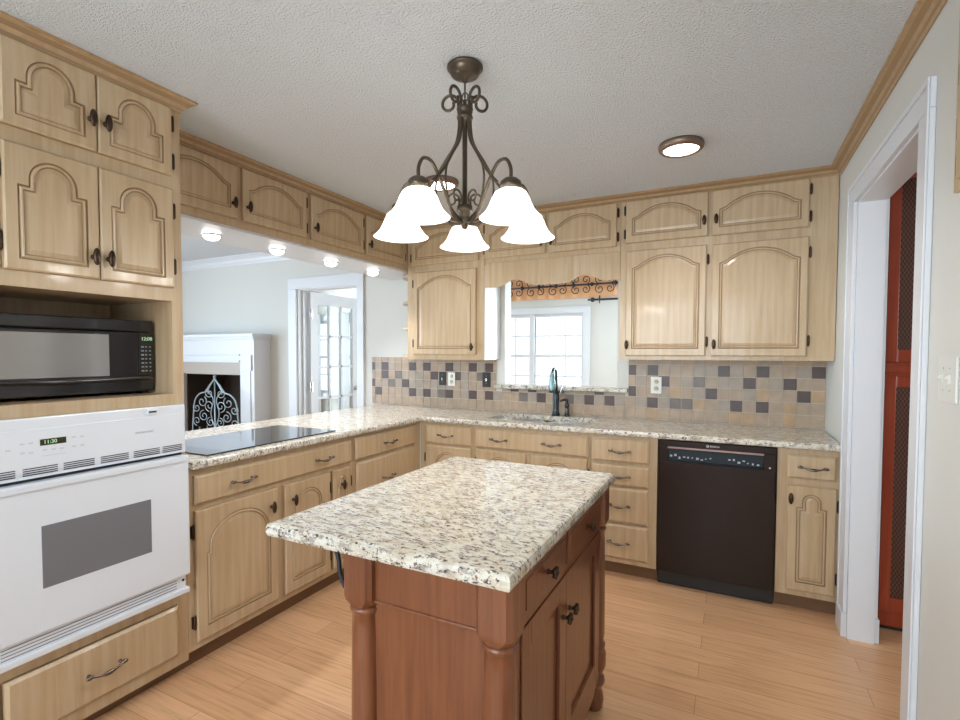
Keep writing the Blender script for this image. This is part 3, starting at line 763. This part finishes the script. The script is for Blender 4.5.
# door side (faces +x)
xf=X1-.022
q=MB(); ya,yb=Y0+.094,Y1-.094; ym=.495
q.box(xf-.02,xf,ya,yb,.854,.8746); q.box(xf-.02,xf,ya,yb,.722,.744); q.box(xf-.02,xf,ya,yb,.14,.175)
q.box(xf-.02,xf,ym-.012,ym+.012,.14,.86); q.box(xf-.02,xf-.001,ya-.02,ya+.012,.14,.86); q.box(xf-.02,xf-.001,yb-.012,yb+.02,.14,.86)
q.prism([(ya,.14),(ya+.06,.11),(.33,.095),(.73,.095),(yb-.06,.11),(yb,.14)],xf-.018,xf-.002,'yz')
q.build('face_frame',['cherry'],I)
def island_drawer(y0,y1):
    q=MB(); w=y1-y0; h=.106
    q.box(0,w,-.006,.016,0,h,0,.003); q.box(.016,w-.016,-.0085,-.004,.016,h-.016,0,.002)
    d_=q.build('drawer',['cherry'],I,(xf,y0,.746),R(90)); place(XKNOB,'knob',d_,(w/2,-.008,h/2))
def island_door(y0,y1,kx):
    q=MB(); w=y1-y0; h=.542; s=.062
    q.box(0,s,-.004,.016,0,h,0,.002); q.box(w-s,w,-.004,.016,0,h,0,.002); q.box(s,w-s,-.004,.016,h-s,h,0,.002); q.box(s,w-s,-.004,.016,0,s,0,.002)
    q.box(s,w-s,.006,.014,s,h-s); q.box(s,s+.006,.0,.012,s,h-s,1); q.box(w-s-.006,w-s,.0,.012,s,h-s,1); q.box(s,w-s,.0,.012,h-s-.006,h-s,1)
    d_=q.build('door',['cherry','cherrydark'],I,(xf,y0,.178),R(90)); place(XKNOB,'knob',d_,(kx,-.004,.425))
island_drawer(ya+.012,ym-.012); island_drawer(ym+.012,yb-.012)
island_door(ya+.012,ym-.001,ym-ya-.013-.03); island_door(ym+.001,yb-.012,.03)
# iron bracket below the overhang
br=thing('overhang_bracket','curved dark iron bracket under the island overhang','bracket',(-1.429,-2.712,.875))
q=MB(); q.tube(smooth([(-.003,0,-.118),(-.010,0,-.105),(-.021,0,-.080),(-.024,0,-.048),(-.036,0,-.022),(-.06,0,-.010),(-.13,0,-.007)]),.006,8)
q.build('arm',['iron'],br)

# ------------------------------------------------------------------ chandelier
CH=(-1.409,-2.088)
ch=thing('chandelier','five-light bronze chandelier with white bell shades over the island','chandelier',(*CH,CZ))
vdir=math.atan2(1.639,-.885)
MB().lathe([(.060,0),(.066,-.005),(.066,-.011),(.060,-.015),(.057,-.017),(.056,-.022),(.050,-.034),(.040,-.040),(.012,-.043),(.010,-.058),(.0,-.060)],seg=28).build('canopy',['bronze2'],ch)
q=MB(); q.tube([(0,0,-.055),(0,0,-.115)],.0035,8)
q.tube([(.012*math.cos(R(a)),0,-.112+.016*math.sin(R(a))) for a in range(0,361,20)],.0025,6); q.tube([(0,.010*math.cos(R(a)),-.135+.014*math.sin(R(a))) for a in range(0,361,20)],.0025,6)
q.build('chain',['bronze2'],ch)
MB().lathe([(.0,-.148),(.028,-.150),(.031,-.156),(.028,-.163),(.026,-.178),(.030,-.184),(.028,-.192),(.014,-.198),(.008,-.205),(.009,-.22),(.009,-.50),(.010,-.500),(.028,-.504),(.030,-.524),(.022,-.530),(.020,-.552),(.024,-.560),(.014,-.575),(.010,-.585),(0,-.592)],seg=20).build('stem',['bronze2'],ch)
def rad(a,pts): ca,sa=math.cos(a),math.sin(a); return [(r_*ca,r_*sa,z_) for r_,z_ in pts]
def spiral(cr,cz,r0,r1,a0,a1,n=22): return [(cr+(r0+(r1-r0)*i/n)*math.cos(a0+(a1-a0)*i/n),cz+(r0+(r1-r0)*i/n)*math.sin(a0+(a1-a0)*i/n)) for i in range(n+1)]
SR=.255; SZ=1.823-CZ
for k in range(5):
    a=vdir+R(72*k)
    q=MB()
    # strap: collar, shoulder, out to the lamp in one loop
    q.tube(rad(a,smooth([(.022,-.155),(.022,-.215),(.034,-.275),(.075,-.335),(.110,-.385),(.150,-.432),(.185,-.465)])),.0066,8,0,.8)
    q.tube(rad(a,smooth([(.018,-.568),(.06,-.560),(.105,-.505),(.150,-.440),(.190,-.402),(.232,-.404),(SR,-.440),(SR,-.480)])),[.006]*57,8)
    q.tube(rad(a,smooth([(.098,-.368),(.112,-.41),(.110,-.46),(.085,-.525),(.018,-.562)])),.004,8)
    # scrolls on the collar and on the hub
    q.tube(rad(a,[(.024,-.165),(.025,-.145)]+spiral(.060,-.130,.036,.016,R(175),R(-200))),[.0055]*25,7)
    q.tube(rad(a,[(.022,-.515),(.022,-.49)]+spiral(.048,-.480,.027,.010,R(175),R(-200))),[.0038]*25,7)
    arm=q.build('arm',['bronze2'],ch)
    cx,cy=SR*math.cos(a),SR*math.sin(a)
    MB().lathe([(.008,-.470),(.022,-.474),(.034,-.484),(.036,-.496),(.034,-.506),(.012,-.510),(.012,-.535)],(cx,cy,0),18).build('socket_cup',['bronze2'],arm)
    prof=[(.026,SZ+.092),(.040,SZ+.089),(.053,SZ+.080),(.062,SZ+.063),(.069,SZ+.045),(.078,SZ+.027),(.091,SZ+.011),(.104,SZ)]
    inner=[(r_-.004,z_) for r_,z_ in prof[::-1]]
    inner[0]=(.1005,SZ+.001)
    sh=MB().lathe(prof+inner,(cx,cy,0),32).build('shade',['shade'],arm)
    MB().sphere((cx,cy,SZ+.050),.026,.026,.034).build('bulb',['bulb'],sh)
    l=bpy.data.lights.new('chandelier_bulb','POINT'); l.energy=4.5; l.color=(1,.97,.93); l.shadow_soft_size=.05
    o=bpy.data.objects.new('bulb_light',l); COL.objects.link(o); o.parent=sh; o.location=(cx,cy,SZ+.012)

# ------------------------------------------------------------------ ceiling and bar lamps
for (x,y,lab) in ((-.767,-1.012,'round bronze-rimmed ceiling lamp right of the chandelier'),(-2.116,-1.082,'round bronze-rimmed ceiling lamp half hidden behind the chandelier')):
    c=thing('ceiling_lamp',lab,'ceiling light',(x,y,CZ),0,'flush ceiling lamps')
    MB().lathe([(.105,0),(.108,-.010),(.104,-.026),(.094,-.034),(.086,-.034),(.084,-.022),(.084,0)],seg=36).build('rim',[mat('lamp_rim_bronze',(.22,.15,.11),.35,.6)],c)
    MB().lathe([(.083,-.012),(.083,-.027),(.07,-.033),(.04,-.037),(0,-.038)],seg=32).build('diffuser',['ceilglass'],c)
    l=bpy.data.lights.new('ceiling_lamp_light','SPOT'); l.energy=20; l.color=(1,.95,.88); l.shadow_soft_size=.07; l.spot_size=R(150); l.spot_blend=.7
    o=bpy.data.objects.new('lamp_light',l); COL.objects.link(o); o.parent=c; o.location=(0,0,-.06)
plab=['round puck lamp under the bar cabinets, closest to the oven cabinet','round puck lamp under the bar cabinets, second from the oven cabinet','round puck lamp under the bar cabinets, second from the back wall','round puck lamp under the bar cabinets, closest to the back wall']
for y,lab in zip((-1.905,-1.46,-.988,-.52),plab):
    c=thing('puck_lamp',lab,'lamp',(-3.085,y,2.043),0,'puck lamps under the bar cabinets')
    MB().lathe([(.050,0),(.050,-.018)],seg=24).build('glass_collar',['puckglass'],c)
    MB().lathe([(.051,-.014),(.060,-.016),(.062,-.020),(.060,-.025),(.051,-.026)],seg=28).build('rim',['steel'],c)
    MB().lathe([(.051,-.022),(.048,-.034),(.038,-.045),(.022,-.052),(0,-.054)],seg=24).build('lens',['puckglass'],c)
    l=bpy.data.lights.new('puck_light','SPOT'); l.energy=21; l.color=(1,.98,.95); l.shadow_soft_size=.04; l.spot_size=R(104); l.spot_blend=.7
    o=bpy.data.objects.new('lamp_light',l); COL.objects.link(o); o.parent=c; o.location=(0,0,-.085); c.scale=(.88,.88,.88)

# ------------------------------------------------------------------ outlets and switches
def plate(name,label,x,z,w,h,mp,mk,kind,rz=0,loc=None,cat='outlet'):
    t=thing(name,label,cat,loc or (x,-.0087,z),rz)
    MB().box(-w/2,w/2,-.006,0,-h/2,h/2,0,.002).build('cover_plate',[mp],t)
    q=MB()
    if kind=='outlet':
        for s in (-1,1):
            q.lathe([(.016,0),(.016,.002),(0,.002)],(0,-.0058,s*.024),16,0,'-y')
        q.build('socket',[mk],t)
        q=MB()
        for s in (-1,1):
            for dx in (-.006,.006): q.box(dx-.001,dx+.001,-.0083,-.0077,s*.024-.002,s*.024+.007)
        q.build('slot',['slot'],t)
    else:
        for dx in ((0,) if kind=='toggle' else (-.023,.023)):
            MB().box(dx-.005,dx+.005,-.012,-.005,-.012,.012,0,.001).box(dx-.004,dx+.004,-.018,-.008,.0,.009,0,.001).build('toggle',[mk],t)
        q=MB()
        for s in (-1,1):
            for dx in ((0,) if kind=='toggle' else (-.023,.023)): q.lathe([(.003,0),(.003,.001),(0,.001)],(dx,-.006,s*.03),8,0,'-y')
        q.build('screw',['print'],t)
plate('light_switch','black light switch on the tiles left of the white outlet',-2.745,1.165,.068,.115,'blackmat','chrome','toggle',cat='switch')
plate('power_outlet','white outlet on the tiles between two black switches',-2.655,1.162,.068,.115,'plastic','cream','outlet')
plate('light_switch','black light switch on the tiles next to the opening above the sink',-2.325,1.165,.072,.122,'blackmat','chrome','toggle',cat='switch')
plate('power_outlet','white outlet on the tiles under the big right wall cabinet',-.995,1.160,.072,.118,'plastic','cream','outlet')
plate('light_switch','pale double light switch on the right wall beside the doorway',0,0,.125,.122,'plate2','plate2','double',R(-90),(-.0005,-1.962,1.312),'switch')

# wall cabinet at the right edge
w_=thing('wall_cabinet','wood wall cabinet with dark hinges on the right wall at the picture edge','cabinet',(-.012,-1.985,1.80),R(-90),'wall cabinets')
MB().box(0,.9,0,.0115,0,2.36-1.80).build('carcass',['cab'],w_)
add_door(w_,.07,.44,.018,.18,None,'L'); add_door(w_,.07,.44,.205,.54,None,'L')
add_door(w_,.46,.83,.018,.18,None,'R'); add_door(w_,.46,.83,.205,.54,None,'R')

# ------------------------------------------------------------------ side room cabinet
A=thing('tall_cane_cabinet','tall red wooden cabinet with dark woven cane panels seen through the doorway','cabinet',(.156,-.62,0))
MB().box(0,.80,.02,.50,.02,2.25).build('carcass',['redwood'],A)
MB().box(0,.80,.03,.48,0,.09).build('plinth',['blackmat'],A)
def cane_door(z0,z1,tr,brl):
    h=z1-z0; wd=.80; q=MB(); s=.045
    q.box(0,s,0,.02,0,h,0,.003); q.box(wd-s,wd,0,.02,0,h,0,.003); q.box(wd/2-s,wd/2+s,0,.02,0,h,0,.003)
    for a,b in ((s,wd/2-s),(wd/2+s,wd-s)): q.box(a,b,0,.02,h-tr,h,0,.003); q.box(a,b,0,.02,0,brl,0,.003)
    d_=q.build('door',['redwood'],A,(0,0,z0))
    q=MB(); q.box(s,wd/2-s,.010,.018,brl,h-tr); q.box(wd/2+s,wd-s,.010,.018,brl,h-tr); q.build('cane_panel',['cane'],d_)
cane_door(1.34,2.25,.02,.062); cane_door(.10,1.275,.055,.07)
q=MB(); q.box(-.0,.80,-.012,.02,1.275,1.34,0,.004); q.box(-.004,.804,-.02,.0,1.290,1.325,0,.006); q.build('middle_moulding',['redwood'],A)

# ------------------------------------------------------------------ living room: fireplace and screen
FP=thing('fireplace','white mantel fireplace with a grey tile strip beyond the bar','fireplace',(-5.61,0,0))
q=MB(); q.box(-.78,.78,-.006-.234,-.0005,1.545,1.578,0,.004); q.box(-.768,.768,-.22,-.0005,1.52,1.546,0,.004)
q.build('mantel_shelf',['white'],FP)
q=MB(); q.box(-.755,.755,-.20,-.0005,1.28,1.521); q.box(-.72,.545,-.212,-.199,1.352,1.372,0,.003); q.box(-.545,.545,-.215,-.199,1.285,1.305,0,.003); q.build('frieze',['white'],FP)
for s in (-1,1):
    q=MB(); a,b=(.545,.755) if s>0 else (-.755,-.545)
    q.box(a,b,-.20,-.0005,0,1.281); q.box(a+.03,b-.03,-.215,-.199,1.20,1.36,0,.003); q.box(a+.05,b-.05,-.208,-.199,.25,1.19,0,.003); q.box(a-.01,b+.01,-.215,-.199,0,.2,0,.003)
    q.build('pilaster',['white'],FP)
q=MB(); q.box(-.545,.545,-.195,-.06,1.152,1.281); q.build('tile_strip',['tilesurround'],FP)
q=MB(); q.box(-.545,.545,.40,.42,.3,1.152); q.box(-.545,-.525,-.06,.40,.3,1.152); q.box(.525,.545,-.06,.40,.3,1.152); q.box(-.545,.545,-.06,.40,1.14,1.152)
q.build('firebox',['brick'],FP)
MB().box(-.545,.545,-.19,.40,0,.30).build('hearth',['brick'],FP)
fs=thing('fire_screen','silvery scrolled iron fire screen in front of the firebox','fire screen',(-5.30,-.32,.0))
q=MB()
def fil(p,r_=.007): q.tube([(x*1.28,0,z) for x,z in p],r_,6)
for s in (-1,1):
    fil([(s*x,z) for x,z in smooth([(0,1.12),(.05,1.05),(.10,.98),(.19,.95),(.25,.88),(.27,.75),(.29,.5),(.30,.0)])],.008)
    for cx,cz,r0,r1,a0,a1 in ((.07,.96,.055,.012,90,-400),(.16,.87,.06,.012,120,560),(.23,.80,.05,.01,60,-420),(.07,.83,.06,.012,-90,400),(.14,.72,.06,.012,90,-420),(.23,.66,.05,.01,-90,380),(.06,.66,.05,.01,90,-420)):
        fil([(s*x,z) for x,z in spiral(cx,cz,r0,r1,R(a0),R(a1),40)],.0048)
    fil([(s*x,z) for x,z in smooth([(.0,.60),(.05,.75),(.02,.9),(.09,1.0),(.03,1.08)])],.006)
    fil([(s*.10,.0),(s*.10,.62)]); fil([(s*.2,0),(s*.2,.6)])
fil([(0,0),(0,1.13)],.008); fil([(-.3,.55),(.3,.55)]); fil([(-.3,.02),(.3,.02)])
q.sphere((0,0,1.135),.016)
for s in (-1,1): q.tube([(s*.28,-.13,.008),(s*.28,.07,.008)],.008,6)
q.build('scroll_panel',['ironlight'],fs)

# ------------------------------------------------------------------ sunroom dressing
ob=thing('window_valance','orange fabric valance across the top of the sunroom window','valance',(-2.70,2.78,2.0))
q=MB(); pts=[(-.95+1.95*i/60,-.03-.012*math.sin(i*1.3)) for i in range(61)]
q.prism(pts+[(x,y+.02) for x,y in pts[::-1]],.115,.42,'xy'); q.build('fabric',['orange'],ob)
MB().box(-.96,1.01,-.025,.015,.40,.43).build('board',['orange'],ob)
it_=thing('iron_scrollwork','dark wrought iron scroll rail hung across the orange valance','ironwork',(-2.60,2.70,2.275))
q=MB()
def fl(p,r_=.008): q.tube([(x,0,z) for x,z in p],r_,6)
fl([(-.78,0),(.80,0)],.012)
for i,x in enumerate((-.74,-.50,-.26,-.02,.22,.46,.76)):
    q.sphere((x,0,0),.026); q.tube([(x,0,-.045),(x,0,.045)],[.004,.012],6) if i%2==0 else None
for i in range(5):
    x=-.62+.31*i
    for s in (-1,1):
        fl([(px_,s*abs(pz)) if False else (px_,s*pz) for px_,pz in spiral(x-.06,.065,.065,.014,R(-90),R(-90-470),30)],.006)
        fl([(px_,s*pz) for px_,pz in spiral(x+.07,.06,.06,.014,R(-90),R(-90+470),30)],.006)
q.build('scroll_rail',['iron'],it_)
rd=thing('curtain_rod','short dark curtain rod with finial beside the sunroom window','curtain rod',(-2.13,2.70,2.075))
q=MB(); q.tube([(0,0,0),(.62,0,0)],.013,8); q.build('rod',['iron'],rd)
q=MB(); q.sphere((.0,0,0),.03); q.sphere((-.045,0,0),.022,.012,.012); q.tube([(.09,0,-.05),(.09,0,.05)],[.006,.010],6); q.build('finial',['iron'],rd)
q=MB(); 
for bx in (.12,.55): q.tube([(bx,0,0),(bx,.099,0)],.006,6)
q.build('bracket',['iron'],rd)
for x0,x1,lab in ((-7.03,-6.80,'white curtain at the left side of the window behind the glazed door'),(-6.42,-6.17,'white curtain at the right side of the window behind the glazed door')):
    pts=[(x0+(x1-x0)*i/40,2.72+.018*math.sin(i*1.1)) for i in range(41)]
    q=MB(); q.prism(pts+[(x,y+.006) for x,y in pts[::-1]],.05,2.05,'xy')
    tag(q.build('curtain',['curtain']),lab,'curtain','curtains of the far sunroom window')
# added rear window for the fill lamp and living window, behind and left of the camera
window(3,-3.2,-.3,-5.9,.5,2.3,3)
window(4,-4.6,-1.8,-7.24,.5,2.3,3,axis='y')
window(7,.75,2.15,-7.24,.75,2.15,1,axis='y')  # unseen sunroom window, added for the left fill lamp
window(5,-3.4,-1.9,2.9,.8,2.2,2,axis='y')
